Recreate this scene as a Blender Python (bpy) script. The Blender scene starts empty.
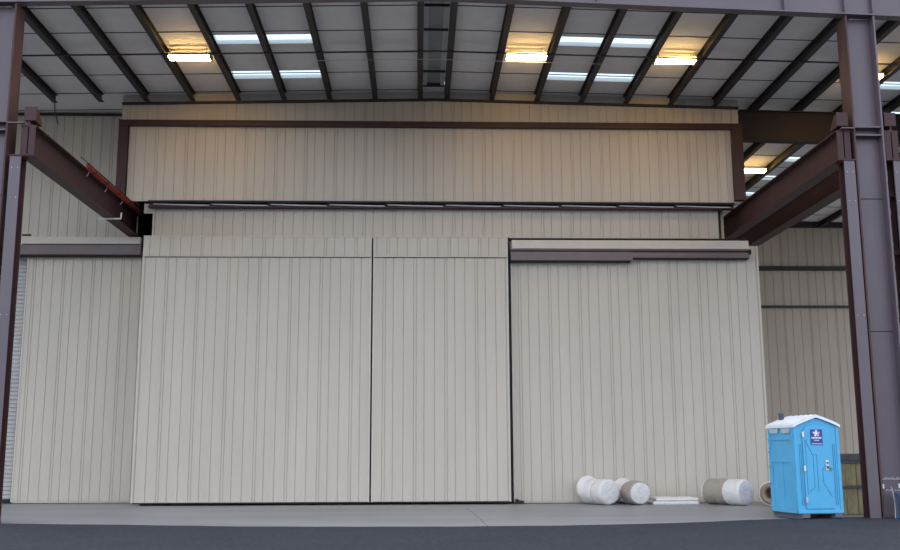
import bpy, math, random
from mathutils import Vector, Matrix, noise
random.seed(7)
C = bpy.context.scene.collection
PI = math.pi

# ------------------------------------------------------------------ materials
def new_mat(name):
    m = bpy.data.materials.new(name); m.use_nodes = True
    nt = m.node_tree
    return m, nt, nt.nodes['Principled BSDF']

def paint(name, col, rough=.5, spec=.5, var=.08, scale=3.0, stretch=(1, 1, 1), metal=0, dirt=None, bump=0):
    """Painted / coated surface: colour with a soft patchy wear pattern (object space)."""
    m, nt, b = new_mat(name)
    N, L = nt.nodes, nt.links
    tc = N.new('ShaderNodeTexCoord'); mp = N.new('ShaderNodeMapping'); mp.inputs['Scale'].default_value = stretch
    L.new(tc.outputs['Object'], mp.inputs['Vector'])
    nz = N.new('ShaderNodeTexNoise'); nz.inputs['Scale'].default_value = scale; nz.inputs['Detail'].default_value = 6
    nz.inputs['Roughness'].default_value = .65
    L.new(mp.outputs['Vector'], nz.inputs['Vector'])
    rp = N.new('ShaderNodeValToRGB')
    rp.color_ramp.elements[0].position = .3; rp.color_ramp.elements[1].position = .7
    d = dirt or tuple(c * (1 - var) for c in col)
    rp.color_ramp.elements[0].color = (*d, 1)
    rp.color_ramp.elements[1].color = (*[min(1, c * (1 + var)) for c in col], 1)
    L.new(nz.outputs['Fac'], rp.inputs['Fac']); L.new(rp.outputs['Color'], b.inputs['Base Color'])
    b.inputs['Roughness'].default_value = rough; b.inputs['Specular IOR Level'].default_value = spec
    b.inputs['Metallic'].default_value = metal
    if bump:
        bp = N.new('ShaderNodeBump'); bp.inputs['Strength'].default_value = bump; bp.inputs['Distance'].default_value = .02
        L.new(nz.outputs['Fac'], bp.inputs['Height']); L.new(bp.outputs['Normal'], b.inputs['Normal'])
    return m

def emit(name, col, strength):
    m = bpy.data.materials.new(name); m.use_nodes = True
    nt = m.node_tree; nt.nodes.clear()
    e = nt.nodes.new('ShaderNodeEmission'); o = nt.nodes.new('ShaderNodeOutputMaterial')
    e.inputs['Color'].default_value = (*col, 1); e.inputs['Strength'].default_value = strength
    nt.links.new(e.outputs[0], o.inputs['Surface'])
    return m

CREAM = (.565, .507, .42)
M = {}
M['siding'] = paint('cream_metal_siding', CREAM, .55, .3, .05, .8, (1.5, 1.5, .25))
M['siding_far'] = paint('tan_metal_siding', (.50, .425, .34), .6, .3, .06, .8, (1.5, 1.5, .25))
M['cream'] = paint('cream_flashing', (.60, .54, .455), .5, .3, .05, 2)
M['shutter'] = paint('grey_shutter_steel', (.48, .46, .43), .5, .4, .08, 2)
M['brown'] = paint('brown_steel_paint', (.064, .030, .029), .55, .3, .10, 1.3, (1, 1, .5))
M['column'] = paint('skylit_maroon_steel_paint', (.135, .104, .118), .40, .5, .10, .9, (1, 1, .4))  # maroon primer with the lavender sky sheen put into its colour
M['flange_shade'] = paint('shaded_red_steel', (.085, .045, .042), .6, .3, .25, 2.2, (1, 1, .5))  # darker red copy of the column primer, flange shade put into the colour
M['trackbrown'] = paint('brown_track_steel', (.15, .105, .105), .45, .5, .10, 2)
M['purlin'] = paint('dark_purlin_steel', (.030, .026, .026), .55, .4, .12, 2)
M['insul'] = paint('grey_roof_insulation', (.82, .805, .785), .7, .2, .05, 1.4, (1, 1, 1), bump=.25)
M['strap'] = paint('dark_strap', (.02, .02, .02), .6, .2)
M['trough'] = paint('dirty_ridge_panel', (.30, .32, .325), .6, .3, .15, 2)
M['trough_side'] = paint('pale_ridge_flange', (.55, .55, .54), .6, .3, .1, 2)
M['shaded_brown'] = paint('shaded_rafter_brown', (.022, .015, .015), .6, .3, .1, 1.5)  # brown steel darkened: the rafter's shade is put into its colour
M['red'] = paint('red_conductor_cover', (.50, .09, .05), .45, .4, .1, 3)
M['black'] = paint('black_rubber', (.012, .012, .012), .6, .3)
M['gap'] = paint('dark_gap_steel', (.03, .028, .028), .7, .2)
M['galv'] = paint('galvanised_steel', (.55, .55, .55), .4, .5, .1, 4, metal=.3)
M['white'] = paint('white_plastic', (.78, .79, .79), .4, .4, .03, 3)
M['roofwhite'] = paint('white_fibre_roof', (.90, .91, .91), .4, .4, .04, 5)
M['blue'] = paint('blue_plastic_shell', (.10, .45, .72), .38, .4, .05, 2.5)
M['blue_dark'] = paint('blue_plastic_line', (.05, .24, .42), .5, .3, .05, 3)
M['navy'] = paint('navy_sign_face', (.03, .07, .30), .35, .4, .03, 3)
M['pink'] = paint('pink_print', (.72, .38, .60), .4, .4, .05, 3)
M['vent'] = paint('grey_translucent_vent', (.50, .54, .56), .5, .3, .08, 6)
M['skid'] = paint('grey_skid_plastic', (.13, .14, .16), .7, .3, .2, 8)
M['pipe'] = paint('dark_vent_pipe', (.06, .07, .09), .5, .4)
M['foil'] = paint('white_plastic_wrap', (.82, .785, .74), .45, .4, .08, 14, bump=.6)
M['foilface'] = paint('white_fibre_end', (.74, .71, .68), .8, .2, .16, 26, bump=.8)
M['foilshade'] = paint('shaded_fibre_end', (.52, .52, .545), .8, .2, .22, 28, bump=.8)  # greyer copy of the white end face, shade put into the colour
M['burlap'] = paint('tan_wrap', (.40, .35, .285), .8, .2, .14, 7, bump=.5)
M['pinkish'] = paint('dusty_pink_band', (.44, .34, .31), .8, .2, .14, 7, bump=.5)
M['foam'] = paint('white_foam', (.80, .77, .74), .8, .2, .12, 20, bump=.6)
M['card'] = paint('tan_cardboard', (.33, .25, .18), .8, .2, .1, 8)
M['timber'] = paint('yellowed_timber', (.42, .35, .19), .8, .2, .3, 4, (4, 4, .8))
M['lid'] = paint('grey_weathered_board', (.15, .14, .13), .8, .2, .2, 6)
M['bluecrate'] = paint('blue_crate_paint', (.07, .14, .27), .5, .4, .15, 6)
M['green'] = paint('green_dial', (.05, .30, .12), .5, .4)
M['tube'] = emit('warm_lamp_tube', (1.0, .60, .20), 44.0)

# concrete slab
def concrete():
    m, nt, b = new_mat('sealed_concrete'); N, L = nt.nodes, nt.links
    tc = N.new('ShaderNodeTexCoord')
    n1 = N.new('ShaderNodeTexNoise'); n1.inputs['Scale'].default_value = .45; n1.inputs['Detail'].default_value = 8
    n2 = N.new('ShaderNodeTexNoise'); n2.inputs['Scale'].default_value = 60; n2.inputs['Detail'].default_value = 4
    mp = N.new('ShaderNodeMapping'); mp.inputs['Scale'].default_value = (.5, 1.6, 1)
    L.new(tc.outputs['Object'], mp.inputs['Vector']); L.new(mp.outputs[0], n1.inputs['Vector']); L.new(tc.outputs['Object'], n2.inputs['Vector'])
    r = N.new('ShaderNodeValToRGB'); r.color_ramp.elements[0].position = .3; r.color_ramp.elements[1].position = .75
    r.color_ramp.elements[0].color = (.28, .28, .28, 1); r.color_ramp.elements[1].color = (.39, .39, .39, 1)
    L.new(n1.outputs['Fac'], r.inputs['Fac'])
    mx = N.new('ShaderNodeMixRGB'); mx.blend_type = 'MULTIPLY'; mx.inputs['Fac'].default_value = .35
    L.new(r.outputs[0], mx.inputs[1]); L.new(n2.outputs['Fac'], mx.inputs[2])
    L.new(mx.outputs[0], b.inputs['Base Color'])
    b.inputs['Roughness'].default_value = .42; b.inputs['Specular IOR Level'].default_value = .35
    return m
M['concrete'] = concrete()

def asphalt():
    m, nt, b = new_mat('asphalt'); N, L = nt.nodes, nt.links
    tc = N.new('ShaderNodeTexCoord')
    n1 = N.new('ShaderNodeTexNoise'); n1.inputs['Scale'].default_value = 9; n1.inputs['Detail'].default_value = 8; n1.inputs['Roughness'].default_value = .8
    n2 = N.new('ShaderNodeTexNoise'); n2.inputs['Scale'].default_value = .7; n2.inputs['Detail'].default_value = 6
    L.new(tc.outputs['Object'], n1.inputs['Vector']); L.new(tc.outputs['Object'], n2.inputs['Vector'])
    r = N.new('ShaderNodeValToRGB'); r.color_ramp.elements[0].position = .3; r.color_ramp.elements[1].position = .75
    r.color_ramp.elements[0].color = (.012, .013, .017, 1); r.color_ramp.elements[1].color = (.074, .078, .092, 1)
    L.new(n1.outputs['Fac'], r.inputs['Fac'])
    r2 = N.new('ShaderNodeValToRGB'); r2.color_ramp.elements[0].color = (.7, .7, .7, 1); r2.color_ramp.elements[1].color = (1.2, 1.2, 1.2, 1)
    L.new(n2.outputs['Fac'], r2.inputs['Fac'])
    mx = N.new('ShaderNodeMixRGB'); mx.blend_type = 'MULTIPLY'; mx.inputs['Fac'].default_value = 1
    L.new(r.outputs[0], mx.inputs[1]); L.new(r2.outputs[0], mx.inputs[2]); L.new(mx.outputs[0], b.inputs['Base Color'])
    b.inputs['Roughness'].default_value = .85; b.inputs['Specular IOR Level'].default_value = .25
    bp = N.new('ShaderNodeBump'); bp.inputs['Strength'].default_value = .5; bp.inputs['Distance'].default_value = .01
    L.new(n1.outputs['Fac'], bp.inputs['Height']); L.new(bp.outputs[0], b.inputs['Normal'])
    return m
M['asphalt'] = asphalt()

def skylight_mat():
    m = bpy.data.materials.new('translucent_skylight_sheet'); m.use_nodes = True
    nt = m.node_tree; nt.nodes.clear(); N, L = nt.nodes, nt.links
    t = N.new('ShaderNodeBsdfTransparent'); t.inputs['Color'].default_value = (.60, .66, .63, 1)
    d = N.new('ShaderNodeBsdfTranslucent'); d.inputs['Color'].default_value = (.5, .62, .65, 1)
    mx = N.new('ShaderNodeMixShader'); mx.inputs['Fac'].default_value = .25
    o = N.new('ShaderNodeOutputMaterial')
    L.new(t.outputs[0], mx.inputs[1]); L.new(d.outputs[0], mx.inputs[2]); L.new(mx.outputs[0], o.inputs['Surface'])
    return m
M['sky'] = skylight_mat()

# ------------------------------------------------------------------ mesh builder
class MB:
    def __init__(s): s.v = []; s.f = []; s.mi = []; s.sm = []; s.mats = []
    def slot(s, m):
        if m not in s.mats: s.mats.append(m)
        return s.mats.index(m)
    def add(s, verts, faces, mat=None, smooth=False):
        o = len(s.v); k = s.slot(mat) if mat else 0
        s.v += [tuple(v) for v in verts]
        for f in faces:
            s.f.append([i + o for i in f]); s.mi.append(k); s.sm.append(smooth)
        return s
    def box(s, x0, x1, y0, y1, z0, z1, mat=None):
        return s.hexa([(x0, y0, z0), (x1, y0, z0), (x1, y1, z0), (x0, y1, z0), (x0, y0, z1), (x1, y0, z1), (x1, y1, z1), (x0, y1, z1)], mat)
    def hexa(s, v, mat=None):
        return s.add(v, [(0, 3, 2, 1), (4, 5, 6, 7), (0, 1, 5, 4), (1, 2, 6, 5), (2, 3, 7, 6), (3, 0, 4, 7)], mat)
    def bbox(s, x0, x1, y0, y1, z0, z1, b=.01, mat=None):
        """box with chamfered vertical edges and top/bottom edges"""
        lay = []
        for z, d in ((z0, b), (z0 + b, 0), (z1 - b, 0), (z1, b)):
            xa, xb, ya, yb = x0 + d, x1 - d, y0 + d, y1 - d
            lay.append([(xa + b, ya, z), (xb - b, ya, z), (xb, ya + b, z), (xb, yb - b, z), (xb - b, yb, z), (xa + b, yb, z), (xa, yb - b, z), (xa, ya + b, z)])
        V = sum(lay, []); F = []
        for l in range(3):
            for i in range(8):
                j = (i + 1) % 8; F.append((l * 8 + i, l * 8 + j, l * 8 + 8 + j, l * 8 + 8 + i))
        F.append(tuple(range(7, -1, -1))); F.append(tuple(range(24, 32)))
        return s.add(V, F, mat)
    def prism(s, pts, axis, a, b, mat=None):
        """extrude a closed 2-D outline along an axis from a to b"""
        n = len(pts); V = []
        for t in (a, b):
            for p, q in pts:
                V.append({'x': (t, p, q), 'y': (p, t, q), 'z': (p, q, t)}[axis])
        F = [(i, (i + 1) % n, n + (i + 1) % n, n + i) for i in range(n)]
        F.append(tuple(range(n - 1, -1, -1))); F.append(tuple(range(n, 2 * n)))
        return s.add(V, F, mat)
    def tube(s, p, q, r, n=10, mat=None, r2=None, smooth=True, cap=True):
        p, q = Vector(p), Vector(q); d = (q - p).normalized()
        u = d.orthogonal().normalized(); w = d.cross(u)
        r2 = r if r2 is None else r2; V = []
        for c, rr in ((p, r), (q, r2)):
            for i in range(n):
                a = 2 * PI * i / n; V.append(c + (u * math.cos(a) + w * math.sin(a)) * rr)
        s.add(V, [(i, (i + 1) % n, n + (i + 1) % n, n + i) for i in range(n)], mat, smooth)
        if cap: s.add(V, [tuple(range(n - 1, -1, -1)), tuple(range(n, 2 * n))], mat)
        return s
    def path(s, pts, r, n=8, mat=None):
        for a, b in zip(pts, pts[1:]): s.tube(a, b, r, n, mat)
        return s
    def build(s, name, mat, parent=None, loc=None, rotz=0):
        me = bpy.data.meshes.new(name); me.from_pydata(s.v, [], s.f)
        mats = s.mats if s.mats else [mat]
        for m in mats: me.materials.append(M[m] if isinstance(m, str) else m)
        me.polygons.foreach_set('material_index', s.mi); me.polygons.foreach_set('use_smooth', s.sm)
        me.update()
        import bmesh
        bm = bmesh.new(); bm.from_mesh(me); bmesh.ops.recalc_face_normals(bm, faces=bm.faces); bm.to_mesh(me); bm.free()
        o = bpy.data.objects.new(name, me); C.objects.link(o)
        if parent: o.parent = parent
        if loc: o.location = loc
        if rotz: o.rotation_euler.z = rotz
        return o

def tag(o, label, cat, group=None, kind='thing'):
    o['label'] = label; o['category'] = cat; o['kind'] = kind
    if group: o['group'] = group
    return o
def thing(name, label, cat, loc=(0, 0, 0), rotz=0, group=None):
    o = bpy.data.objects.new(name, None); o.empty_display_size = .2; C.objects.link(o)
    o.location = loc; o.rotation_euler.z = rotz
    return tag(o, label, cat, group)
def struct(name, mb, mat, label=None):
    o = mb.build(name, mat); o['kind'] = 'structure'
    if label: o['label'] = label
    return o

# ribbed metal siding: flat pans with narrow recessed grooves, every third groove doubled at the sheet lap
def ribbed(mb, x0, x1, y, z0, z1, back=.05, phase=0., pitch=.305, gw=.023, gd=.02, mat=None, lap=3):
    prof = [(x0, y)]
    k = math.floor((x0 - phase) / pitch)
    while True:
        g = phase + k * pitch
        gs = [g] + ([g + .075] if k % lap == 0 else [])
        for c in gs:
            a, b = c - gw / 2, c + gw / 2
            if a > x0 + .01 and b < x1 - .01:
                prof += [(a, y), (a + gw * .25, y + gd), (b - gw * .25, y + gd), (b, y)]
        k += 1
        if g > x1: break
    prof.append((x1, y))
    n = len(prof); V = [(p, q, z0) for p, q in prof] + [(p, q, z1) for p, q in prof]
    yb = y + max(back, gd + .01)
    V += [(x0, yb, z0), (x1, yb, z0), (x0, yb, z1), (x1, yb, z1)]
    F = [(i, i + 1, n + i + 1, n + i) for i in range(n - 1)]
    o = 2 * n
    F += [(o + 1, o, o + 2, o + 3), (o, 0, n, o + 2), (n - 1, o + 1, o + 3, 2 * n - 1)]
    F.append(tuple([n + i for i in range(n)] + [o + 3, o + 2])); F.append(tuple(list(range(n - 1, -1, -1)) + [o, o + 1]))
    return mb.add(V, F, mat)

# ------------------------------------------------------------------ roof frame numbers
RX = .46                                    # ridge line
SL = .021                                   # roof slope each way
def zp(x): return 12.42 - SL * abs(x - RX)  # underside of the purlins
def zr(x): return zp(x) + .25               # underside of the roof sheet
YF, YW, YL = 22.5, 30.1, 31.6                         # front frame, main wall

# ------------------------------------------------------------------ ground
b = MB(); b.box(-34, 44, 19.0, 62, -.25, 0, 'concrete')
crack = [(1.30, 28.0), (1.33, 26.8), (1.36, 25.6), (1.37, 24.4), (1.40, 23.2), (1.41, 22.0), (1.43, 20.9)]
for (xa, ya), (xb, yb) in zip(crack, crack[1:]):
    w = .006
    b.add([(xa - w, ya, .0015), (xa + w, ya, .0015), (xb + w, yb, .0015), (xb - w, yb, .0015)], [(0, 1, 2, 3)], 'strap')
for x in (-11.6, 9.6):
    b.add([(x - .008, 19.5, .001), (x + .008, 19.5, .001), (x + .008, 29.9, .001), (x - .008, 29.9, .001)], [(0, 1, 2, 3)], 'lid')
struct('floor', b, 'concrete')

edge = [(-60, 26.), (-20, 24.3), (-11, 23.0), (-9.01, 22.5), (-6.25, 21.85), (-3.62, 21.15), (-1.5, 20.9), (.64, 20.78), (2.88, 20.87), (4.5, 21.2), (5.95, 21.6), (7.5, 22.35), (8.6, 22.65), (9.6, 22.85), (10.97, 23.1), (16, 23.6), (60, 26)]
pts = []
for (xa, ya), (xb, yb) in zip(edge, edge[1:]):
    n = max(2, int((xb - xa) / .25)) if abs(xa) < 21 else 2
    for i in range(n):
        t = i / n; x = xa + (xb - xa) * t; y = ya + (yb - ya) * t
        pts.append((x, y + .06 * noise.noise((x * 2.1, 3.3, 0)) + .04 * noise.noise((x * 7, 1, 5))))
pts.append(edge[-1])
b = MB(); n = len(pts)
V = [(x, y, .015) for x, y in pts] + [(x, -45, .015) for x, y in pts] + [(x, y + .03, -.02) for x, y in pts]
b.add(V, [(i, n + i, n + i + 1, i + 1) for i in range(n - 1)] + [(i, i + 1, 2 * n + i + 1, 2 * n + i) for i in range(n - 1)], 'asphalt')
struct('asphalt_ground', b, 'asphalt')

# ------------------------------------------------------------------ roof
LEFT, RIGHT, BACK = -17.0, 26.0, 46.4
purl_r = [RX + .42 + 1.41 * k for k in range(0, 18)]
purl_l = [RX - .42 - 1.41 * k for k in range(0, 12)]
SKX = [(purl_l[3] - .0, purl_l[4]), ]
rows = [23.0, 25.6, 28.2]
rows_far = rows + [30.8, 33.4, 36.0, 38.6, 41.2]
SKW = .62
skys = []                                    # (x0, x1, y0, y1)
for y in rows:
    skys.append((purl_l[4] + .06, purl_l[2] - .06, y, y + SKW)); skys.append((purl_r[2] + .06, purl_r[4] - .06, y, y + SKW))
for y in rows_far:
    skys.append((purl_r[9] + .06, purl_r[11] - .06, y, y + SKW))
# roof sheet as a grid with holes where the skylights sit
xs = sorted(set([LEFT, RX - .42, RX, RX + .42, RIGHT] + [v for s in skys for v in s[:2]]))
ys = sorted(set([YF + .22, BACK + .3, 29.7] + [v for s in skys for v in s[2:]]))
b = MB(); T = .12
for xa, xb in zip(xs, xs[1:]):
    for ya, yb in zip(ys, ys[1:]):
        cx, cy = (xa + xb) / 2, (ya + yb) / 2
        if any(s[0] < cx < s[1] and s[2] < cy < s[3] for s in skys): continue
        if RX - .42 < cx < RX + .42 and cy < 29.7:
            b.box(xa, xb, ya, yb, zr(RX) + .16, zr(RX) + .22, 'insul'); continue
        b.hexa([(xa, ya, zr(xa)), (xb, ya, zr(xb)), (xb, yb, zr(xb)), (xa, yb, zr(xa)), (xa, ya, zr(xa) + T), (xb, ya, zr(xb) + T), (xb, yb, zr(xb) + T), (xa, yb, zr(xa) + T)], 'insul')
y = 23.85
while y < 46:                                # dark banding straps under the insulation
    for xa, xb in ((LEFT, RX - .47), (RX + .47, RIGHT)):
        n = 40
        for i in range(n):
            p, q = xa + (xb - xa) * i / n, xa + (xb - xa) * (i + 1) / n
            b.hexa([(p, y, zr(p) - .012), (q, y, zr(q) - .012), (q, y + .03, zr(q) - .012), (p, y + .03, zr(p) - .012), (p, y, zr(p) + .005), (q, y, zr(q) + .005), (q, y + .03, zr(q) + .005), (p, y + .03, zr(p) + .005)], 'strap')
    y += 3.0 if abs(y - 25.35) < .01 else 1.5
struct('ceiling', b, 'insul')

# skylights
nm = {23.0: 'front', 25.6: 'middle', 28.2: 'rear'}
for s in skys:
    x0, x1, y0, y1 = s
    side = 'left' if x1 < 0 else ('right' if x0 < 10 else 'far')
    order = {23.0: 'tucked behind the front girder', 25.6: 'in the middle of its bay', 28.2: 'nearest the siding wall'}.get(y0)
    if side == 'left': lab = 'bright skylight strip left of the ridge slot, ' + order
    elif side == 'right': lab = 'bright skylight strip right of the ridge slot, ' + order
    else:
        if y0 not in (28.2, 36.0, 38.6): pass
        q = {23.0: 'beside the front girder', 25.6: 'just behind the front girder', 28.2: 'seen right of the tall right column', 30.8: 'over the dark rafter', 33.4: 'first behind the dark rafter', 36.0: 'just before the lamp over the right runway beam', 38.6: 'just behind the lamp over the right runway beam', 41.2: 'deepest in the bay'}[y0]
        lab = 'skylight strip in the right bay roof, ' + q
    t = thing('skylight', lab, 'skylight', ((x0 + x1) / 2, (y0 + y1) / 2, zr((x0 + x1) / 2)), group='skylight strips in the roof')
    lx, ly, lz = t.location
    xm = (x0 + x1) / 2
    for a, c in ((x0, xm - .06), (xm + .06, x1)):
        z = lambda v: zr(v) - lz + .03
        p = MB(); p.add([(a - lx, y0 - ly, z(a)), (c - lx, y0 - ly, z(c)), (c - lx, y1 - ly, z(c)), (a - lx, y1 - ly, z(a))], [(0, 1, 2, 3)], 'sky')
        p.build('pane', 'sky', t)
    z = lambda v: zr(v) - lz
    p = MB(); p.hexa([(xm - .06 - lx, y0 - ly, z(xm) + .0), (xm + .06 - lx, y0 - ly, z(xm)), (xm + .06 - lx, y1 - ly, z(xm)), (xm - .06 - lx, y1 - ly, z(xm)), (xm - .06 - lx, y0 - ly, z(xm) + .08), (xm + .06 - lx, y0 - ly, z(xm) + .08), (xm + .06 - lx, y1 - ly, z(xm) + .08), (xm - .06 - lx, y1 - ly, z(xm) + .08)], 'galv')
    p.build('mullion', 'galv', t)

# purlins: cold-formed Z sections
ORD = ['first', 'second', 'third', 'fourth', 'fifth', 'sixth', 'seventh', 'eighth', 'ninth', 'tenth', 'eleventh', 'twelfth', 'thirteenth', 'fourteenth', 'fifteenth', 'sixteenth', 'seventeenth', 'eighteenth']
def purlin(x, y1, lab):
    z0, z1 = zp(x), zr(x); t = .016; f = .075; h = z1 - z0
    pr = [(-f, 0), (t / 2 + f, 0), (t / 2 + f, t), (t / 2, t), (t / 2, h - t), (f, h - t), (f, h - .001), (-t / 2 - f, h - .001), (-t / 2 - f, h - t), (-t / 2, h - t), (-t / 2, t), (-f, t)]
    L = y1 - (YF + .22)
    o = MB().prism(pr, 'y', 0, L, 'purlin').build('roof_purlin', 'purlin', loc=(x, YF + .22, z0))
    tag(o, lab, 'roof beam', 'purlins running under the roof')
for k, x in enumerate(purl_r[:16]):
    purlin(x, 30.06 if x < 9.5 else 46.3, f'dark steel roof purlin, {ORD[k]} to the right of the ridge slot')
for k, x in enumerate(purl_l[:11]):
    purlin(x, 30.0, f'dark steel roof purlin, {ORD[k]} to the left of the ridge slot')

# ridge trough between the two middle purlins
t = thing('ridge_vent', 'long dark recessed ridge vent between the two middle purlins', 'roof vent', (RX, YF + .22, zr(RX)))
b = MB(); b.box(-.20, .20, 0, 6.9, .10, .13); b.build('vent_panel', 'trough', t)
for s in (-1, 1):
    b = MB(); b.box(min(s * .21, s * .33), max(s * .21, s * .33), 0, 6.98, .02, .05); b.build('side_flange', 'trough_side', t)
b = MB(); b.box(-.33, .33, 6.88, 6.97, .0, .13); b.build('end_closure', 'gap', t)
for q in (1.13, 2.63, 5.63):
    b = MB(); b.box(-.33, .33, q, q + .05, -.04, .02); b.build('cross_bar', 'purlin', t)

# bridging rods and conduit
for sgn, lab in ((-1, 'left'), (1, 'right')):
    xa, xb = (LEFT + .5, RX) if sgn < 0 else (RX, 22.5)
    b = MB(); za, zb = zp(xa) - .03, zp(xb) - .03
    b.hexa([(xa, 26.2, za), (xb, 26.2, zb), (xb, 26.25, zb), (xa, 26.25, za), (xa, 26.2, za + .03), (xb, 26.2, zb + .03), (xb, 26.25, zb + .03), (xa, 26.25, za + .03)])
    o = b.build('bridging_bar', 'purlin'); tag(o, f'thin dark bridging bar crossing the purlins on the {lab} slope', 'brace')
o = MB().tube((-2.9, 26.7, zp(-2.9) - .06), (RX, 26.7, zp(RX) - .06), .009, 8).tube((RX, 26.7, zp(RX) - .06), (5.2, 26.7, zp(5.2) - .06), .009, 8).build('electrical_conduit', 'galv')
tag(o, 'thin pale conduit under the purlins across the ridge', 'conduit')

# lamps
def lamp(x, y, lab, zdrop=-.01):
    z = zp(x) - zdrop
    t = thing('fluorescent_light', lab, 'ceiling light', (x, y, z), group='warm lamps under the roof')
    b = MB(); b.prism([(-.19, .05), (-.02, .08), (-.02, .09), (-.19, .06)], 'x', -.57, .57); b.prism([(.19, .05), (.02, .08), (.02, .09), (.19, .06)], 'x', -.57, .57)
    for e in (-.56, 0, .54): b.box(e, e + .02, -.05, .05, .073, .09); b.build('housing', 'galv', t)
    for dy in (-.10, .10):
        b = MB().tube((-.56, dy, 0), (.56, dy, 0), .05, 12); b.build('lamp_tube', 'tube', t)
    for dx in (-.59, .56):
        b = MB(); b.box(dx, dx + .03, -.19, .19, -.05, .09); b.build('end_plate', 'galv', t)
    for dx in (-.45, .45):
        b = MB().tube((dx, 0, .10), (dx, 0, zr(x) - z), .008, 6); b.build('hanger_rod', 'purlin', t)
lamp(-6.34, 26.55, 'glowing warm strip lamp left of the ridge slot, near the left skylights')
lamp(3.0, 26.5, 'glowing warm strip lamp right of the ridge slot, beside the right skylights')
lamp(7.19, 26.5, 'glowing warm strip lamp between the right skylights and the right column')
lamp(12.85, 27.3, 'glowing warm strip lamp half hidden behind the tall right column')
lamp(12.85, 37.2, 'glowing warm twin-tube lamp seen in the bay above the right runway beam')

# ------------------------------------------------------------------ walls
b = MB()
ribbed(b, LEFT, -8.97, YL, 7.6, zr(-12) + .05, phase=.1, mat='siding')                  # upper left wall
b.box(-9.19, -9.12, YW + .06, YL, 9.12, zr(-9) + .1, 'siding')
ribbed(b, -9.2, 10.1, YW, 11.4, 12.45, phase=.12, mat='siding')                        # band over the framed panel
b.prism([(-9.2, 12.44), (10.1, 12.44), (10.1, zr(10.1)), (RX, zr(RX)), (-9.2, zr(-9.2))], 'y', YW + .02, YW + .05, 'siding')
ribbed(b, -8.1, 9.3, YW, 7.6, 9.05, phase=.13, mat='siding')                           # strip under the framed panel
b.box(-8.1, -8.05, YW - .03, YW + .06, 7.6, 9.0, 'cream'); b.box(-8.38, -8.1, YW, YW + .06, 8.70, 9.0, 'cream')
b.box(LEFT, -9.2, YL - .06, YL, zr(-11) - .13, zr(-11) - .05, 'purlin')
struct('wall_front', b, 'siding')
b = MB(); ribbed(b, LEFT, -13.2, YL, 0, 7.6, phase=.1, mat='siding'); b.box(-12.30, -8.1, YL + .02, YL + .08, 0, 7.6, 'siding'); b.box(-8.14, -8.06, YW - .1, YL, 0, 7.6, 'siding')
struct('wall_left', b, 'siding')
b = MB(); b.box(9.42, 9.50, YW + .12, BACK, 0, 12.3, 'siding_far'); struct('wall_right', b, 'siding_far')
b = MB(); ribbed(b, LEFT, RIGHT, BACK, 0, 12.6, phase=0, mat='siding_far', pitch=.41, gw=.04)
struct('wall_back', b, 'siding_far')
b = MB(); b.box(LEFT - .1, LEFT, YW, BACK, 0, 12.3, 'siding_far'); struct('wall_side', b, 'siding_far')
# girts on the far wall
for z, h, lab in ((12.15, .30, 'topmost'), (10.02, .20, 'middle'), (8.18, .10, 'lowest')):
    o = MB(); o.box(9.6, RIGHT, BACK - .14, BACK, z - h / 2, z + h / 2)
    o = o.build('wall_girt', 'purlin'); tag(o, f'dark horizontal girt on the far right bay wall, {lab} of the three', 'girt', 'girts on the far wall')
# dark sloping trim under the roof along the wall head
b = MB()
for xa, xb, yo in ((-9.2, RX, 0), (RX, 10.1, 0)):
    b.hexa([(p, q + yo, r_) for p, q, r_ in [(xa, 30.0, zp(xa) - .07), (xb, 30.0, zp(xb) - .07), (xb, YW - .001, zp(xb) - .07), (xa, YW - .001, zp(xa) - .07), (xa, 30.0, zp(xa) - .005), (xb, 30.0, zp(xb) - .005), (xb, YW - .001, zp(xb) - .005), (xa, YW - .001, zp(xa) - .005)]], 'purlin')
struct('trim_1', b, 'purlin')
# interior rafter that carries on over the right bay
t = thing('roof_rafter', 'deep dark rafter over the right bay beside the framed wall panel', 'roof beam', (10.15, YW, 11))
def zq(x): return zp(x) - .09
def slab(x0, x1, y0, y1, f0, f1, L):
    lx, ly, lz = L
    return [(x0 - lx, y0 - ly, f0(x0) - lz), (x1 - lx, y0 - ly, f0(x1) - lz), (x1 - lx, y1 - ly, f0(x1) - lz), (x0 - lx, y1 - ly, f0(x0) - lz), (x0 - lx, y0 - ly, f1(x0) - lz), (x1 - lx, y0 - ly, f1(x1) - lz), (x1 - lx, y1 - ly, f1(x1) - lz), (x0 - lx, y1 - ly, f1(x0) - lz)]
L3 = (10.15, YW, 11)
MB().hexa(slab(10.15, RIGHT, YW + .1, YW + .13, lambda x: zq(x) - .95, zq, L3)).build('web', 'shaded_brown', t)
MB().hexa(slab(10.15, RIGHT, YW, YW + .24, lambda x: zq(x) - .97, lambda x: zq(x) - .94, L3)).build('bottom_flange', 'shaded_brown', t)
MB().hexa(slab(10.15, RIGHT, YW, YW + .24, lambda x: zq(x) + 0, lambda x: zq(x) + .03, L3)).build('top_flange', 'shaded_brown', t)

# framed upper wall panel
t = thing('upper_wall_panel', 'wide ribbed cream wall panel framed in brown steel above the doors', 'wall panel', (0, 29.9, 8.95))
b = MB(); ribbed(b, -8.9, 9.78, 29.95 - 29.9, .10, 2.5, back=.08, phase=.15, mat='siding'); b.build('panel_sheet', 'siding', t)
b = MB(); b.box(-9.2, 10.12, -.10, .14, 2.46, 2.60); b.box(-9.2, 10.12, -.12, .14, 2.60, 2.63); b.build('frame_head', 'brown', t)
b = MB(); b.box(-9.2, -8.92, -.08, .14, .18, 2.46); b.build('frame_jamb', 'brown', t)
b = MB(); b.box(9.78, 10.12, -.08, .14, .18, 2.46); b.build('frame_jamb', 'brown', t)
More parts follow.
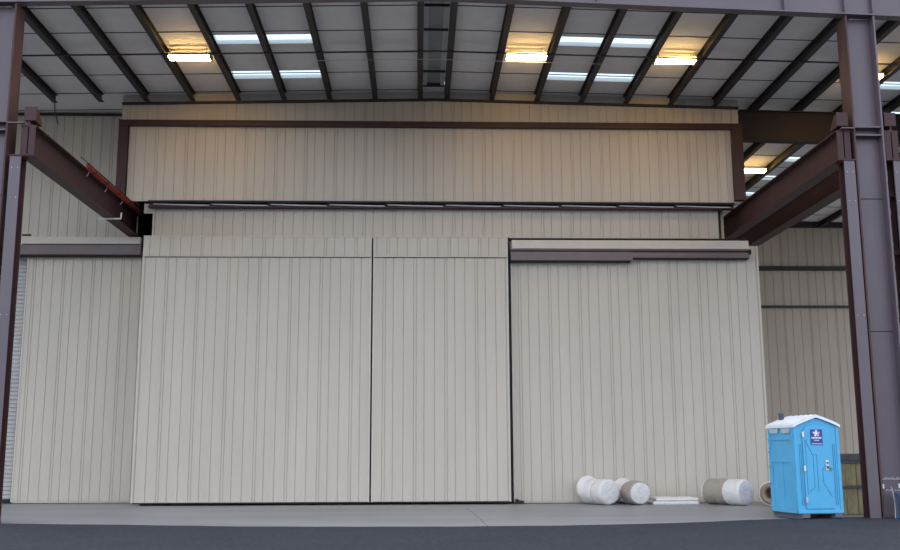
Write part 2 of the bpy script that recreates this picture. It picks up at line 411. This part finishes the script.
# bottom rail with pale strip and clamps
t = thing('bottom_rail', 'long dark rail with pale strip under the framed wall panel', 'rail', (0, 29.8, 8.88))
MB().box(-8.2, 9.75, 0, .26, .10, .16).build('top_lip', 'gap', t)
MB().box(-8.2, 9.75, .02, .24, -.04, .0).build('bottom_lip', 'brown', t)
MB().box(-8.2, 9.75, .16, .24, 0, .10).build('channel_back', 'gap', t)
b = MB(); x = -8.1; w = 1.78
while x < 9.6:
    e = min(x + w, 9.7); c = [(x, .07), (x + w * .2, .06), (x + w * .5, .045), (e - .05, .03)]
    for (p, zq1), (q, zq2) in zip(c, c[1:]):
        if q > p: b.hexa([(p, .10, zq1 - .014), (q, .10, zq2 - .014), (q, .14, zq2 - .014), (p, .14, zq1 - .014), (p, .10, zq1 + .014), (q, .10, zq2 + .014), (q, .14, zq2 + .014), (p, .14, zq1 + .014)])
    x += w
b.build('pale_strip', 'galv', t)
x = -8.1
while x < 9.6:
    MB().box(x - .03, x + .03, .03, .16, -.02, .12).build('clamp', 'gap', t); x += w

# ------------------------------------------------------------------ sliding doors
def sliding_door(name, lab, x0, x1, y, z0, z1, band=None, phase=0, edges=(True, True)):
    seal = 'black' if band else 'cream'
    t = thing(name, lab, 'hangar door', ((x0 + x1) / 2, y, z0))
    cx = (x0 + x1) / 2; a, c = x0 - cx, x1 - cx; h = z1 - z0
    top = band - z0 - .02 if band else h
    b = MB(); ribbed(b, a + .03, c - .03, 0, .04, top, back=.16, phase=phase, mat='siding'); b.build('cladding', 'siding', t)
    if band:
        b = MB(); ribbed(b, a + .03, c - .03, -.025, top + .04, h, back=.18, phase=phase + .11, mat='siding'); b.build('header_band', 'siding', t)
        MB().box(a, c, -.045, .05, top + .005, top + .032).build('drip_strip', 'cream', t)
        MB().box(a + .02, c - .02, -.02, .15, top - .012, top + .004).build('drip_shadow_gap', 'gap', t)
        MB().box(a, c, -.04, .16, h, h + .03).build('top_cap', 'cream', t)
    for e, (p, q) in zip(edges, ((a, a + .05), (c - .05, c))):
        if e: MB().box(p, q, -.018, .165, .03, h).build('edge_trim', 'cream', t)
    MB().box(a + .02, c - .02, .02, .15, .0, .04).build('bottom_seal', seal, t)
    return t
sliding_door('sliding_door', 'widest ribbed cream sliding door left of the dark centre gap', -8.20, -1.405, 29.60, .05, 7.86, 7.27, .04)
sliding_door('sliding_door', 'narrower ribbed cream sliding door right of the dark centre gap', -1.355, 2.69, 29.60, .05, 7.86, 7.27, .11)
sliding_door('sliding_door', 'ribbed cream sliding door behind the white wrapped rolls, under brown tracks', 2.80, 10.42, 29.93, .02, 7.70, None, .07)
sliding_door('sliding_door', 'ribbed cream sliding door beside the roll-up shutter at the left', -12.28, -8.25, 31.36, .02, 7.75, None, .02)
# dark seal strips in the door gaps
t = thing('door_seal', 'black rubber seal strip in the gap between the two front doors', 'seal', (-1.38, 29.7, .05)); MB().box(-.022, .022, 0, .06, 0, 7.8).build('rubber_strip', 'black', t)
t = thing('door_seal', 'black rubber seal strip beside the door with brown tracks', 'seal', (2.745, 29.84, .03)); MB().box(-.045, .02, 0, .05, 0, 7.9).build('rubber_strip', 'black', t)
MB().box(.0, 7.3, .0, .24, 7.84, 7.88).build('lintel_seal', 'black', t)
# roll-up shutter
t = thing('roll_up_shutter', 'grey slatted roll-up shutter at far left beside the brown column', 'shutter', (-12.72, YL, 0))
b = MB(); z = .12; pr = []
while z < 7.6:
    pr += [(-.005, z), (-.035, z + .03), (-.035, z + .09), (-.005, z + .118)]; z += .125
pr += [(.04, z), (.04, .12)]
b.prism([(p, q) for p, q in pr], 'x', -.42, .36); b.build('slat_curtain', 'shutter', t)
MB().box(-.42, .36, -.05, .04, .02, .12).build('bottom_bar', 'gap', t)
MB().box(.37, .41, -.10, .04, 0, 7.5).build('guide_channel', 'gap', t)
MB().box(-.50, -.43, -.08, .04, 0, 7.5).build('guide_channel', 'gap', t)

# header tracks
t = thing('door_track', 'cream-capped brown track over the left sliding door', 'door track', (-10.7, 31.15, 7.56))
MB().box(-1.72, 1.98, -.02, .17, .40, .62).build('flashing', 'cream', t)
MB().box(-4.5, 2.0, -.01, .17, .30, .37).build('upper_lip', 'trackbrown', t)
MB().box(-4.5, 2.0, -.07, .17, .05, .29).build('track_channel', 'trackbrown', t)
MB().box(-4.5, 2.0, -.04, .17, .0, .04).build('lower_lip', 'gap', t)
MB().box(-1.72, -1.45, -.03, .05, .66, .70).build('bracket', 'gap', t)
t = thing('door_track', 'cream-capped stepped brown track over the door behind the wrapped rolls', 'door track', (6.4, 29.70, 7.15))
MB().box(-3.58, 3.66, -.04, .17, .40, .66).build('flashing', 'cream', t)
MB().box(-3.62, 3.70, -.03, .17, .345, .38).build('upper_lip', 'trackbrown', t)
MB().box(-3.62, 3.70, .02, .17, .29, .345).build('shadow_gap', 'gap', t)
MB().box(-3.62, .08, -.09, .17, .03, .29).build('front_channel', 'trackbrown', t)
MB().box(-3.62, .04, -.06, .17, .0, .03).build('front_lip', 'gap', t)
MB().box(.09, 3.66, -.03, .17, .13, .29).build('rear_channel', 'trackbrown', t)
MB().box(.09, 3.66, -.01, .17, .10, .13).build('rear_lip', 'gap', t)
MB().box(3.66, 3.72, -.08, .17, .24, .38).build('end_stop', 'gap', t)
t = thing('door_stop', 'small dark steel door stop on the concrete beside the front doors', 'door stop', (2.93, 29.72, 0))
b = MB(); b.prism([(-.10, 0), (.16, 0), (.14, .08), (.02, .10), (-.04, .14), (-.10, .14)], 'y', 0, .12); b.build('stop_block', 'gap', t)

# ------------------------------------------------------------------ front steel frame
gz = lambda x: 12.26 - (.024 if x < RX else .034) * abs(x - RX)
t = thing('roof_girder', 'deep purple-brown girder across the top of the front frame', 'girder', (RX, YF, 12.0))
LG = (RX, YF, 12.0)
for xa, xb in ((LEFT, RX), (RX, RIGHT)):
    MB().hexa(slab(xa, xb, YF + .12, YF + .15, gz, lambda x: gz(x) + .95, LG)).build('web', 'column', t)
    MB().hexa(slab(xa, xb, YF - .02, YF + .24, lambda x: gz(x) - .03, gz, LG)).build('bottom_flange', 'column', t)
    MB().hexa(slab(xa, xb, YF - .02, YF + .24, lambda x: gz(x) + .95, lambda x: gz(x) + .98, LG)).build('top_flange', 'column', t)
for x in (-10.18, -9.50, -7.3, -3.4, 4.3, 8.85, 10.32, 11.0, 14.5):
    MB().box(x - .012 - RX, x + .012 - RX, -.0, .12, gz(x) - 12.0, gz(x) + .95 - 12.0).build('stiffener', 'column', t)

def main_column(x, lab, inner):
    """H column: web faces the yard, the flanges run front to back"""
    t = thing('steel_column', lab, 'column', (x, YF, 0)); h = gz(x) - .05
    w = .34
    MB().box(-w, w, .24, .27, 0, h).build('web', 'column', t)
    for s in (-1, 1):
        o = MB(); o.box(s * w - .02, s * w + .02, 0, .52, .02, h); o.build('flange', 'flange_shade' if s == inner else 'column', t)
    for z in (8.85, 9.05):
        MB().box(-w + .021, w - .021, .03, .239, z, z + .03).build('stiffener_plate', 'column', t)
    for z in (7.35, 4.2):
        MB().box(-w + .021, w - .021, .225, .239, z, z + .012).build('splice_line', 'gap', t)
    MB().bbox(-w - .01, w + .01, -.06, .58, 0, .03, .004).build('base_plate', 'brown', t)
    return t
cl = main_column(-9.84, 'tall purple-brown steel column cut off by the left picture edge', 1)
cr = main_column(10.66, 'tall purple-brown steel column standing right of the blue portable toilet', -1)
# white stencil marks near the foot of the right column
b = MB()
for i in range(9):
    x = -.20 + i * .045; hh = .035 + .010 * ((i * 7) % 3)
    b.box(x, x + .010, .232, .239, 0.85, .85 + hh, 'galv'); b.box(x + .010, x + .034, .232, .239, .85, .864, 'galv')
    if i % 2: b.box(x + .010, x + .030, .232, .239, .876, .886, 'galv')
for i in range(8):
    x = -.15 + i * .043
    if i == 4: continue
    b.box(x, x + .026, .232, .239, .60, .613, 'galv'); b.box(x + (.0 if i % 2 else .018), x + (.01 if i % 2 else .028), .232, .239, .613, .635, 'galv')
b.box(-.23, -.175, .232, .239, .65, .75, 'white'); b.box(.15, .205, .232, .239, .66, .76, 'white')
o = b.build('stencil_marks', 'white', cr); o['label'] = 'white stencilled marks'

def crane_column(x, lab, sgn, gap):
    """W column with its flange to the yard, tied back to the main column by batten plates"""
    t = thing('crane_column', lab, 'column', (x, YF, 0)); h = 8.225
    MB().box(-.125, .125, 0, .03, .02, h).build('front_flange', 'column', t)
    MB().box(-.125, .125, .31, .34, .02, h).build('rear_flange', 'brown', t)  # darker brown than the front flange, shade put into the colour
    MB().box(-.012, .012, .03, .31, .02, h).build('web', 'brown', t)
    MB().box(-.15, .15, -.02, .36, h, h + .03).build('cap_plate', 'brown', t)
    for z in (4.55, 7.25, 7.95):
        for dx in (-.07, .07): MB().tube((dx, -.010, z), (dx, .0, z), .011, 6).build('bolt', 'galv', t)
    for z in (1.2, 2.8, 4.4, 6.0, 7.4):
        MB().box(min(sgn * .012, sgn * gap), max(sgn * .012, sgn * gap), .20, .23, z, z + .13).build('batten_plate', 'brown', t)
    MB().bbox(-.13, .13, -.04, .38, 0, .02, .004).build('base_plate', 'brown', t)
crane_column(-9.25, 'slim purple crane column standing beside the left picture-edge column', -1, .225)
crane_column(10.14, 'slim purple crane column between the blue toilet and the tall right column', 1, .155)
crane_column(11.32, 'slim purple crane column on the outer side of the tall right column', -1, .295)

def runway(x, y1, lab):
    t = thing('runway_beam', lab, 'crane beam', (x, YF + .06, 8.255)); L = y1 - YF - .06
    MB().box(-.175, .175, 0, L, 0, .03).build('bottom_flange', 'brown', t)
    MB().box(-.175, .175, 0, L, .70, .73).build('top_flange', 'brown', t)
    MB().box(-.012, .012, 0, L, .03, .70).build('web', 'brown', t)
    MB().box(-.16, .16, .0, .02, .03, .70).build('end_plate', 'brown', t)
    b = MB(); b.prism([(-.05, .73), (.05, .73), (.03, .76), (.012, .77), (.012, .80), (.025, .82), (-.025, .82), (-.012, .80), (-.012, .77), (-.03, .76)], 'y', 0, L); b.build('crane_rail', 'brown', t)
    return t
runway(-9.02, 34, 'brown crane runway beam on the left, carrying red conductor bars')
runway(10.07, 34, 'brown crane runway beam on the right, running back to the framed panel')
runway(11.22, 46, 'brown crane runway beam behind the right one, outside the right column')

def end_stop(x, lab):
    t = thing('crane_end_stop', lab, 'crane stop', (x, YF + .08, 9.09))
    b = MB(); b.prism([(0, .0), (.42, .0), (.42, .08), (.16, .32), (0, .32)], 'x', -.11, .11); b.build('stop_plate', 'brown', t)
    MB().bbox(-.14, .14, -.03, .0, .0, .34, .008).build('face_plate', 'brown', t)
    MB().tube((0, .10, .22), (0, .34, .22), .05, 10).build('bumper', 'gap', t)
end_stop(-9.0, 'brown crane end stop bolted on the left runway beam')
end_stop(10.07, 'brown crane end stop on the right runway beam')
end_stop(11.22, 'brown crane end stop on the outer beam behind the right column')
# tie plates between crane beam top and the main columns
for x0, x1, lab in ((-9.48, -9.10, 'left'), (10.0, 10.30, 'right')):
    o = MB(); o.box(x0, x1, YF - .05, YF + .06, 9.0, 9.025)
    o = o.build('tie_plate', 'trackbrown'); tag(o, f'small pale tie plate joining the {lab} runway beam to its column', 'bracket')

# red conductor bars along the left runway
t = thing('conductor_bars', 'red conductor bars along the top of the left runway beam', 'conductor bar', (-8.875, 26.1, 8.94))
for i, (dx, dz) in enumerate(((.045, .0), (.09, .02), (.135, .04))):
    MB().box(dx - .018, dx + .018, -.15 * i, 5.1, dz, dz + .045).build('conductor_bar', 'red', t)
MB().box(.165, .185, -.9, 4.9, .07, .085).build('cable_tray', 'gap', t)
for y in (.4, 1.5, 2.6, 3.7):
    b = MB(); b.path([(.035, y, -.012), (.175, y, -.012), (.175, y, .075)], .010, 6)
    b.build('support_bracket', 'purlin', t)
for y in (.1, 1.7, 3.2):
    b = MB(); b.path([(.04, y + .1, -.02), (.06, y, -.06), (.07, y - .05, -.13), (.03, y - .08, -.19)], .008, 6); b.build('hook', 'galv', t)
# pale bent pipe on the left beam
o = MB().path([(-9.28, 28.7, 8.20), (-8.65, 28.7, 8.20), (-8.64, 28.7, 8.38)], .022, 8).build('bent_bracket', 'white')
tag(o, 'pale bent L-shaped bracket hooked under the left runway beam', 'bracket')
# thin rod hanging from the leftmost purlin
o = MB().path([(-11.22, 29.9, 12.16), (-11.2, 29.9, 11.9), (-11.08, 29.9, 11.45)], .018, 6).build('hanging_rod', 'brown')
tag(o, 'thin brown rod hanging from a purlin above the left runway beam', 'rod')

# ------------------------------------------------------------------ portable toilet
W, D, Z0, ZE = 1.12, 1.18, .13, 2.10
t = thing('portable_toilet', 'blue portable toilet with a white roof beside the right columns', 'portable toilet', (8.355, 22.35, .015), math.radians(9.5)); t.scale = (.965, .965, .955)
def arch(x):  # front gable line
    u = min(1, abs(x - W / 2) / (W / 2))
    return ZE + .22 * (1 - u) ** .8 * (1 - .12 * (1 - u)) + .01
xa = [W * i / 20 for i in range(21)]
b = MB(); b.prism([(0, Z0)] + [(W, Z0)] + [(x, arch(x)) for x in reversed(xa)], 'y', .0, .04, 'blue'); b.build('front_wall', 'blue', t)
b = MB(); b.prism([(0, Z0)] + [(W, Z0)] + [(x, arch(x)) for x in reversed(xa)], 'y', D - .04, D, 'blue'); b.build('rear_wall', 'blue', t)
for x0, s in ((0, 1), (W - .04, -1)):
    b = MB(); b.box(x0, x0 + .04, .04, D - .04, Z0, ZE, 'blue')
    xo = x0 - .022 if s == 1 else x0 + .04
    bx = lambda y0, y1, z0, z1, th=.012, m='blue': b.box(xo, xo + .022, y0, y1, z0, z1, m)
    bx(.02, .10, Z0, ZE); bx(D - .10, D - .02, Z0, ZE)                       # corner boards
    bx(.10, D - .10, Z0, Z0 + .15); bx(.10, D - .10, 1.28, 1.34); bx(.10, D - .10, 1.80, 1.86)
    bx(D / 2 - .05, D / 2 + .05, Z0 + .15, 1.28)
    bx(.10, .16, Z0 + .15, 1.28); bx(D - .16, D - .10, Z0 + .15, 1.28)
    b.build('side_wall', 'blue', t)
    for y0, y1 in ((.10, .52), (.64, 1.06)):
        v = MB(); xq = -.035 if s == 1 else W + .015
        v.hexa([(xq, y0 + .05, 1.96), (xq + .02, y0 + .05, 1.96), (xq + .02, y1 - .05, 1.96), (xq, y1 - .05, 1.96), (xq, y0, 2.07), (xq + .02, y0, 2.07), (xq + .02, y1, 2.07), (xq, y1, 2.07)])
        v.build('side_vent', 'vent', t)
    b = MB()
    for z in (.35, .75, 1.15, 1.5, 1.8):
        xr = -.03 if s == 1 else W + .022
        b.box(xr, xr + .008, D - .05, D - .02, z, z + .03)
    b.build('side_rivets', 'pipe', t)
# roof shell
n = 16; ov = .035
prof = [(-ov + (W + 2 * ov) * i / n) for i in range(n + 1)]
def rz(x):
    u = min(1, abs(x - W / 2) / (W / 2 + ov)); return ZE - .015 + .265 * (1 - u) ** .85 - .03 * (1 - u)
b = MB(); pts2 = [(x, rz(x) + .065) for x in prof] + [(x, rz(x)) for x in reversed(prof)]
b.prism(pts2, 'y', -.06, D + .05, 'roofwhite')
for y in (.12, .34, .56, .78, 1.0):
    pp = [(x, rz(x) + .074) for x in prof[1:-1]] + [(x, rz(x) + .05) for x in reversed(prof[1:-1])]
    b.prism(pp, 'y', y, y + .06, 'roofwhite')
b.build('roof', 'roofwhite', t)
MB().tube((.30, D - .14, 1.9), (.30, D - .14, 2.45), .062, 12).build('vent_pipe', 'pipe', t)
# door with rounded head
dx0, dx1 = .20, .90
def dtop(x):
    r = .20; zt = 2.16
    e = min(x - dx0, dx1 - x)
    return zt - (r - math.sqrt(max(0, r * r - max(0, r - e) ** 2))) - .10 * abs(x - .55)
dxs = [dx0 + (dx1 - dx0) * i / 28 for i in range(29)]
d = MB().prism([(dx0, .23), (dx1, .23)] + [(x, dtop(x)) for x in reversed(dxs)], 'y', -.025, .0, 'blue').build('door', 'blue', t)
# dark shadow joint round the door
b = MB()
ol = [(dx1, .23)] + [(x, dtop(x)) for x in reversed(dxs)] + [(dx0, .23)]
for (p, z), (q, w2) in zip(ol, ol[1:]):
    b.tube((p, -.004, z), (q, -.004, w2), .010, 6)
b.tube((dx0, -.004, .23), (dx1, -.004, .23), .010, 6)
b.build('door_joint', 'blue_dark', t)
# moulded ribs of the door
b = MB()
def rib(p, q, r=.007): b.tube((p[0], -.026, p[1]), (q[0], -.026, q[1]), r, 6)
rib((.26, 1.80), (.44, 1.42)); rib((.26, 1.80), (.26, .55)); rib((.44, 1.42), (.44, .72)); rib((.53, 1.46), (.53, .62)); rib((.44, 1.46), (.53, 1.46))
rib((.66, 1.12), (.66, .82)); rib((.66, .82), (.86, .50)); rib((.66, 1.12), (.74, 1.22)); rib((.30, .62), (.44, .72))
b.build('moulded_ribs', 'blue_dark', d)
# corner posts, sill, front stiles
for x0 in (-.01, W - .06):
    MB().box(x0, x0 + .07, -.02, .05, Z0, ZE - .02).build('corner_post', 'blue', t)
b = MB(); b.box(-.01, W + .01, -.03, .06, Z0, Z0 + .06); b.build('door_sill', 'blue', t)
for x in (.115, .155, .965, 1.01): MB().tube((x, -.003, .30), (x, -.003, 1.70), .006, 6).build('frame_groove', 'blue_dark', t)
for z in (1.86, 1.08, .36):
    o = MB(); o.bbox(.185, .235, -.05, -.025, z, z + .13, .006); o.build('hinge', 'white' if z > .5 else 'galv', t)
# latch
b = MB(); b.bbox(.745, .815, -.045, -.025, 1.10, 1.33, .006, 'white'); b.build('latch_plate', 'white', d)
MB().bbox(.755, .805, -.062, -.045, 1.14, 1.20, .005).build('latch_slot', 'pipe', d)
MB().bbox(.755, .80, -.062, -.045, 1.25, 1.29, .005).build('occupancy_dial', 'pipe', d)
MB().tube((.86, -.045, 1.13), (.86, -.025, 1.13), .035, 12).build('green_dial', 'green', d)
# sign with white emblem and rows of print
s = MB().box(.40, .70, -.034, -.026, 1.68, 2.04).build('sign', 'navy', d); s['label'] = 'small navy sign with white emblem and print'
def disc(mb, cx, cz, r, y, mat, n=14, sx=1):
    mb.add([(cx + sx * r * math.cos(2 * PI * i / n), y, cz + r * math.sin(2 * PI * i / n)) for i in range(n)], [tuple(range(n))], mat)
b = MB()
disc(b, .55, 2.005, .026, -.036, 'white'); disc(b, .545, 1.945, .042, -.0361, 'white'); disc(b, .49, 1.965, .024, -.0362, 'white', sx=1.3)
disc(b, .607, 1.965, .026, -.0363, 'pink', sx=1.2); disc(b, .585, 1.915, .036, -.0364, 'pink'); disc(b, .52, 1.90, .026, -.0365, 'white'); disc(b, .56, 1.945, .02, -.0366, 'white')
b.build('emblem', 'white', s)
b = MB()
for i in range(7):
    x = .425 + i * .037; b.box(x, x + .026, -.037, -.034, 1.825 - .006 * (i % 2), 1.865, 'white')
for i in range(6):
    x = .49 + i * .021; b.box(x, x + .015, -.037, -.034, 1.775, 1.797, 'white')
for i in range(11):
    x = .425 + i * .0235; b.box(x, x + .017, -.037, -.034, 1.70, 1.718, 'white')
b.build('sign_print', 'white', s)
# skid base
for x0 in (.06, W - .24):
    b = MB(); b.prism([(-.08, .03), (-.02, 0), (D - .02, 0), (D + .06, .03), (D + .06, .12), (-.08, .12)], 'x', x0, x0 + .18); b.build('skid', 'skid', t)
MB().box(-.01, W + .01, -.02, D + .01, .11, .14).build('floor_pan', 'skid', t)

# ------------------------------------------------------------------ wrapped rolls by the door
def roll(loc, yaw, R, L, seed, segs, tie, label, faces=('foilface', 'foilface'), squash=.96, puff=0):
    """lumpy bundle: local axis +y runs from the near end back; segs = list of (t0, t1, material, part name)"""
    t = thing('wrapped_roll', label, 'insulation roll', loc, yaw, 'white wrapped rolls lying by the door')
    NA = 40
    def rad(tt, a):
        r = R * (1 + .045 * noise.noise((math.cos(a) * 1.6 + seed, math.sin(a) * 1.6, tt * 3)) + .03 * noise.noise((math.cos(a) * 5 + seed, math.sin(a) * 5, tt * 9)))
        for c in tie: r *= 1 - .10 * math.exp(-((tt - c) / .035) ** 2)
        e = min(tt, 1 - tt)
        if e < .10: r *= .90 + .10 * math.sqrt(max(0, 1 - (1 - e / .10) ** 2))
        if puff and tt > .8: r *= 1 + puff * (tt - .8) / .2 * max(0, math.sin(a) * .8 - math.cos(a) * .3 + .2)
        return r
    def pt(tt, a):
        r = rad(tt, a); z = R * squash + r * math.sin(a) * squash
        return (r * math.cos(a) + .02 * noise.noise((tt * 4, seed, 1)), tt * L, max(.004, z))
    for t0, t1, m, nmz in segs:
        NS = max(4, int(26 * (t1 - t0))); V = []; F = []
        for i in range(NS + 1):
            for j in range(NA): V.append(pt(t0 + (t1 - t0) * i / NS, 2 * PI * j / NA))
        for i in range(NS):
            for j in range(NA):
                k = (j + 1) % NA; F.append((i * NA + j, i * NA + k, (i + 1) * NA + k, (i + 1) * NA + j))
        b = MB(); b.add(V, F, m, True); b.build(nmz, m, t)
    for tt, m, sg in ((0, faces[0], -1), (1, faces[1], 1)):
        V = [(0, tt * L + sg * .05, R * squash)]; F = []; NR = 7
        for i in range(1, NR + 1):
            for j in range(NA):
                a = 2 * PI * j / NA; q = i / NR; p = pt(tt, a)
                c = Vector((0, tt * L, R * squash)); pp = c + (Vector(p) - c) * q
                V.append((pp.x, pp.y + sg * (.05 * math.sqrt(max(0, 1 - q * q)) + (.025 * noise.noise((pp.x * 9 + seed, pp.z * 9, 2)) if i < NR else 0)), pp.z))
        for j in range(NA): F.append((0, 1 + j, 1 + (j + 1) % NA))
        for i in range(NR - 1):
            for j in range(NA):
                k = (j + 1) % NA; F.append((1 + i * NA + j, 1 + i * NA + k, 1 + (i + 1) * NA + k, 1 + (i + 1) * NA + j))
        b = MB(); b.add(V, F, m, True); b.build('end_face', m, t)
    for c in tie:
        b = MB(); q = [Vector(pt(c, 2 * PI * j / 24)) for j in range(25)]
        cen = Vector((0, c * L, R * squash)); q = [cen + (v - cen) * 1.015 for v in q]
        b.path(q, .010, 6); b.build('tie_cord', 'burlap', t)
    return t
rd = math.radians
roll((5.42, 28.8, 0), rd(27), .375, 1.05, 1.3, [(0, .42, 'foil', 'wrap'), (.42, 1, 'foil', 'wrap')], (.45,), 'white wrapped roll with a cord tie, leftmost of the rolls on the concrete', puff=.35)
roll((6.27, 28.75, 0), rd(18), .345, 1.0, 5.1, [(0, .30, 'burlap', 'band'), (.30, .55, 'pinkish', 'pink_band'), (.55, 1, 'foil', 'wrap')], (.55,), 'wrapped roll with tan and pink bands beside the leftmost white roll', puff=.3)
roll((9.1, 28.15, 0), rd(36), .375, 1.30, 9.4, [(0, .45, 'foil', 'wrap'), (.45, .95, 'burlap', 'tan_sleeve'), (.95, 1, 'foil', 'wrap')], (.45, .72), 'roll half white and half tan, right of the flat white sheets', faces=('foilshade', 'foilface'))
# roll with a hollow core, half behind the toilet
t = thing('hollow_roll', 'roll with a tan hollow core, half hidden behind the blue toilet', 'insulation roll', (9.72, 28.0, 0), rd(-33))
R = .32; NA = 36
def ring(r0, r1, y0, y1, zc): 
    V = []; F = []
    for (r, y) in ((r0, y0), (r1, y0), (r1, y1), (r0, y1)):
        for j in range(NA):
            a = 2 * PI * j / NA; k = 1 + (.03 * noise.noise((math.cos(a) * 2, math.sin(a) * 2, y * 3 + 4)) if r == r1 else 0)
            V.append((r * k * math.cos(a), y, max(.003, zc + r * k * math.sin(a))))
    for l in range(4):
        for j in range(NA):
            k = (j + 1) % NA; m = (l + 1) % 4; F.append((l * NA + j, l * NA + k, m * NA + k, m * NA + j))
    return MB().add(V, F, None, True)
o = ring(.30, .33, .02, 1.1, .33); o.build('outer_wrap', 'foil', t)
o = ring(.17, .30, .0, 1.08, .33); o.build('core_layers', 'card', t)
# flat foam sheets
def sheet(z0, z1, x0, x1, y0, y1, lab, seed):
    nx, ny = 24, 14; V = []; F = []
    for zz, top in ((z0, 0), (z1, 1)):
        for i in range(nx + 1):
            for j in range(ny + 1):
                x = x0 + (x1 - x0) * i / nx; y = y0 + (y1 - y0) * j / ny
                ed = (i in (0, nx)) or (j in (0, ny))
                dx = .03 * noise.noise((x * 4, y * 4, seed)) if ed else 0
                V.append((x + dx, y + dx, zz + (.018 * noise.noise((x * 3 + seed, y * 3, 1)) - (.02 if ed else 0) if top else 0)))
    w = ny + 1; S = (nx + 1) * w
    for i in range(nx):
        for j in range(ny):
            a = i * w + j; F.append((a, a + 1, a + w + 1, a + w)); F.append((S + a, S + a + w, S + a + w + 1, S + a + 1))
    for i in range(nx):
        for j in (0, ny): a = i * w + j; F.append((a, a + w, S + a + w, S + a))
    for j in range(ny):
        for i in (0, nx): a = i * w + j; F.append((a, a + 1, S + a + 1, S + a))
    o = MB().add(V, F, 'foam', True).build('foam_sheet', 'foam'); tag(o, lab, 'foam sheet', 'flat white sheets by the door')
sheet(.0, .095, 6.66, 7.96, 28.85, 29.75, 'flat white foam sheet on the concrete, lower of the two between rolls', 2)
sheet(.105, .20, 6.76, 7.98, 28.95, 29.78, 'flat white foam sheet on top of the other between the rolls', 8)

# ------------------------------------------------------------------ stacked boxes behind the toilet
def crate(z0, h, lab):
    t = thing('wooden_crate', lab, 'crate', (10.15, 24.4, z0), 0, 'crates stacked behind the toilet')
    for i in range(4):
        x = -.52 + i * .265; MB().box(x, x + .245, -.40, -.375, .02, h - .06).build('board', 'timber', t)
    MB().box(-.53, .53, -.375, .40, .0, h - .06).build('box_body', 'timber', t)
    MB().box(-.55, .55, -.42, .42, h - .06, h).build('rim', 'lid', t)
crate(0, .66, 'yellowed wooden crate on the ground between toilet and crane column, lower one')
crate(.66, .60, 'yellowed wooden crate stacked between toilet and crane column, upper one')
o = MB(); o.bbox(9.6, 10.68, 23.98, 24.82, 1.26, 1.42, .01); o = o.build('storage_board', 'lid'); tag(o, 'dark grey board lying on top of the stacked wooden crates', 'board')
# standpipe and blue crate at the foot of the right column
o = MB().path([(10.55, 22.44, .0), (10.56, 22.44, .35), (10.53, 22.44, .62), (10.49, 22.42, .70)], .011, 8).build('standpipe', 'galv')
tag(o, 'thin pale pipe standing at the foot of the right column', 'pipe')
t = thing('blue_cage', 'blue slatted metal cage at right picture edge beside the column foot', 'cage', (10.86, 22.22, .0))
for x in (-.28, .28):
    for y in (-.2, .2): MB().box(x - .02, x + .02, y - .02, y + .02, 0, .56).build('post', 'bluecrate', t)
for i in range(6):
    x = -.22 + i * .088; MB().box(x - .02, x + .02, -.205, -.19, .04, .52).build('slat', 'bluecrate', t)
MB().box(-.30, .30, -.22, .22, .53, .57).build('top_frame', 'bluecrate', t)
MB().box(-.26, .26, -.18, .18, .03, .06).build('tray', 'bluecrate', t)

# ------------------------------------------------------------------ light and camera
w = bpy.data.worlds.new('overcast_sky'); bpy.context.scene.world = w; w.use_nodes = True
nt = w.node_tree; bg = nt.nodes['Background']
bg.inputs['Strength'].default_value = 1.94
N, L = nt.nodes, nt.links
tc = N.new('ShaderNodeTexCoord'); sx = N.new('ShaderNodeSeparateXYZ'); rp = N.new('ShaderNodeValToRGB')
L.new(tc.outputs['Generated'], sx.inputs[0]); L.new(sx.outputs['Z'], rp.inputs['Fac']); L.new(rp.outputs['Color'], bg.inputs['Color'])
e = rp.color_ramp.elements                  # horizon dimmed for unseen trees and buildings, zenith set duller than mid sky
e[0].position = .0; e[0].color = (.36, .40, .44, 1); e[1].position = .75; e[1].color = (.70, .78, .94, 1)
for q, k in ((.11, 1.12), (.40, 1.06)):
    n = e.new(q); n.color = (.84 * k, .93 * k, 1.11 * k, 1)

cam = bpy.data.cameras.new('camera'); co = bpy.data.objects.new('camera', cam); C.objects.link(co)
f = 1003.0; cam.sensor_width = 36; cam.lens = f / 900 * 36; cam.clip_end = 300; cam.clip_start = .05
p, yw, r = (math.radians(v) for v in (9.993, 1.829, .206))
fwd = Vector((math.sin(yw) * math.cos(p), math.cos(yw) * math.cos(p), math.sin(p)))
right = Vector((math.cos(yw), -math.sin(yw), 0)); down = fwd.cross(right)
ri = right * math.cos(r) + down * math.sin(r); dn = down * math.cos(r) - right * math.sin(r)
mw = Matrix((ri, -dn, -fwd)).transposed().to_4x4(); mw.translation = (0, 0, 1.5)
co.matrix_world = mw
sc = bpy.context.scene; sc.camera = co
sc.view_settings.view_transform = 'Standard'; sc.view_settings.look = 'None'
sc.view_settings.exposure = 0; sc.view_settings.gamma = 1; sc.view_settings.use_curve_mapping = False
sc.cycles.max_bounces = 8; sc.cycles.diffuse_bounces = 5
